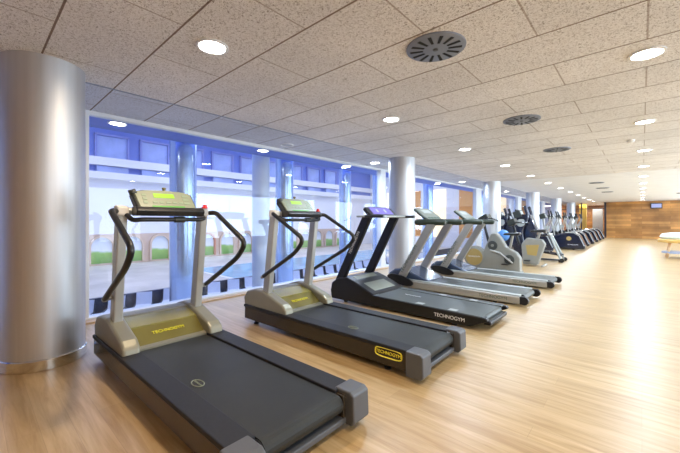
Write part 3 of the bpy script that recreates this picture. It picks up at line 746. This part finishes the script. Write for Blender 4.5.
# tall recessed panels of the upper storey
up0 = None
for k in range(11):
    y = 3.2 + k * 3.0
    lab = 'lavender upper window behind the glass, %s from the big steel column' % ORD[k]
    if up0 is None:
        up0 = thing('upper_window', lab, 'window', (HX + .02, y, 6.0), 0, 'upper windows on the pool hall wall')
        g = G().box(0, .22, 0, .14, 0, 1.7).box(0, .22, 2.1, 2.24, 0, 1.7).box(0, .22, 0, 2.24, 1.6, 1.75)
        g.build('frame', M_lavd, up0)
        G().box(.02, .06, .1, 2.15, 0, 1.65).build('pane', M_lav, up0)
        G().box(0, .3, .1, 2.15, -1.12, -.68).build('lower_panel', M_lav, up0)
    else: dup(up0, (HX + .02, y, 6.0), 0, lab)
# arcade mural: the garden seen through a row of painted arches
def arch_mesh(w, h, t_):
    outer = [(-w/2 - t_, 0)] + [(x, z) for x, z in arc(0, h - w/2, w/2 + t_, 180, 0, 12)] + [(w/2 + t_, 0)]
    inner = [(w/2, 0)] + [(x, z) for x, z in arc(0, h - w/2, w/2, 0, 180, 12)] + [(-w/2, 0)]
    return outer, inner
def make_arch(label, m):
    t = thing('garden_arch', label, 'arch', (0, 0, 0), 0, 'arcade along the pool hall wall')
    W, H, T = 1.35, 1.95, .13
    o_, i_ = arch_mesh(W, H, T)
    g = G()
    # ring of quads, 0.2 thick
    n_ = len(o_); i2 = i_[::-1]
    A = [[g.bm.verts.new((x, a, z)) for a, z in pts] for x in (0, .25) for pts in (o_, i2)]
    for k in range(n_ - 1):
        for q in ((A[0][k], A[0][k+1], A[1][k+1], A[1][k]), (A[2][k], A[3][k], A[3][k+1], A[2][k+1]),
                  (A[0][k], A[2][k], A[2][k+1], A[0][k+1]), (A[1][k], A[1][k+1], A[3][k+1], A[3][k])): g.bm.faces.new(q)
    g.build('arch_frame', m, t)
    G().prism(i_, .02, .05, 'x').build('garden_view', M_garden, t)
    return t
AZ = HF + .15
A0 = make_arch('sandstone arch with green garden view nearest the big steel column', M_sand); A0.location = (HX + .02, 6.65, AZ)
A1 = None
for k in range(1, 14):
    y = 6.65 + 2.03 * k
    lab = 'sandstone arch with green garden view, %s from the big steel column' % ORD[k]
    if k in (4, 7):
        if A1 is None: A1 = make_arch('terracotta framed arch right of the nearest treadmill', M_terra); A1.location = (HX + .02, y, AZ)
        else: dup(A1, (HX + .02, y, AZ), 0, 'farther terracotta framed arch, seen past the second treadmill')
    else: dup(A0, (HX + .02, y, AZ), 0, lab)
struct('trim_33', G().box(HX, HX + .03, 5.2, 35, HF, .22), M_sand)
# pool with its blue water and pale kerb
t = thing('swimming_pool', 'light blue rectangular swimming pool in the hall beyond the glass', 'pool', (-19.5, 18.5, HF))
G().box(-3.6, 3.6, -8.5, 14, .0, .03).build('kerb', M_white, t, .01)
G().box(-3.3, 3.3, -8.2, 13.7, .02, .045).build('water', M_water, t)
# dark strip and low wall added for the shadowed gaps between the loungers
struct('floor_strip', G().box(-13.25, -10.2, -4, 32, HF, HF + .02), M_dtile)
o = G().box(-13.45, -13.3, -4, 32, HF, HF + .78).build('low_wall', M_dtile, bevel=.01); tag(o, 'low dark wall running behind the white lounge chairs', 'low wall')
ch = thing('lounge_chair', '', 'chair', (0, 0, 0), 0, 'white sling chairs beside the pool')
G().prism([(-.28, .36), (-.27, .40), (.32, .36), (.32, .33)], -.24, .24).build('seat', M_chairw, ch)
G().prism([(-.27, .36), (-.23, .37), (-.38, .79), (-.42, .78)], -.24, .24).build('backrest', M_chairw, ch)
for s in (-1, 1):
    G().tube([(.30, s*.26, 0), (.28, s*.26, .40), (-.30, s*.26, .42), (-.41, s*.26, .77)], .018, 6).build('side_frame', M_chairf, ch)
    G().tube([(-.30, s*.26, .42), (-.20, s*.26, 0)], .018, 6).build('leg', M_chairf, ch)
for k in range(26):
    y = 2.3 + k * .86
    lab = 'white sling lounge chair by the low wall, %s from the big steel column' % ORD[k]
    loc = (-12.75, y, HF + .02)
    rz = -.45 + random.uniform(-.08, .08)
    if k == 0: ch.location = loc; ch.rotation_euler = (0, 0, rz); ch['label'] = lab
    else: dup(ch, loc, rz, lab)
# round pillars standing behind the glass
pl = None
for k, (y, r, m, lab) in enumerate(((2.66, .23, M_bluepil, 'blue lit round pillar behind the nearest treadmill'),
        (4.36, .19, M_greypil, 'pale grey pillar behind the glass left of the second treadmill'),
        (5.02, .21, M_bluepil, 'blue lit pillar behind the second treadmill'),
        (7.2, .17, M_bluepil, 'slim blue pillar left of the black treadmill'),
        (8.8, .17, M_bluepil, 'slim blue pillar behind the black treadmill screen'),
        (12.2, .2, M_bluepil, 'blue pillar behind the glass past the second steel column'),
        (18.0, .22, M_bluepil, 'blue pillar behind the glass past the third steel column'),
        (25.0, .24, M_bluepil, 'farthest blue pillar behind the glass'))):
    o = G().lathe([(r, HF), (r, 10)], (-6.3, y, 0), seg=40).build('round_pillar', m); tag(o, lab, 'pillar', 'round pillars behind the glass')
for k, y in enumerate((1.41, 3.85, 6.35, 8.9, 11.4)):
    o = dup(P0, (-5.5, y, CE + .02), 0, ['round lamp under the blue soffit beside the big steel column', 'round lamp under the blue soffit above the second treadmill',
            'round lamp under the blue soffit left of the second column', 'round lamp under the blue soffit behind the second column', 'farthest round lamp under the blue soffit'][k])
# end wall panels with the warm light of lit openings put into their colour
for k, (x, m) in enumerate(((-27, M_glow), (-23.5, M_orange), (-20, M_glow), (-16.5, M_orange), (-13, M_glow), (-9.8, M_orange))):
    o = G().box(x, x + 1.8, 39.9, 40.0, -.8, 5.2).build('wall_panel', m); tag(o, ('cream lit' if m is M_glow else 'orange') + ' tall panel on the end wall of the pool hall, %s from the left' % ORD[k], 'panel', 'tall panels on the end wall')
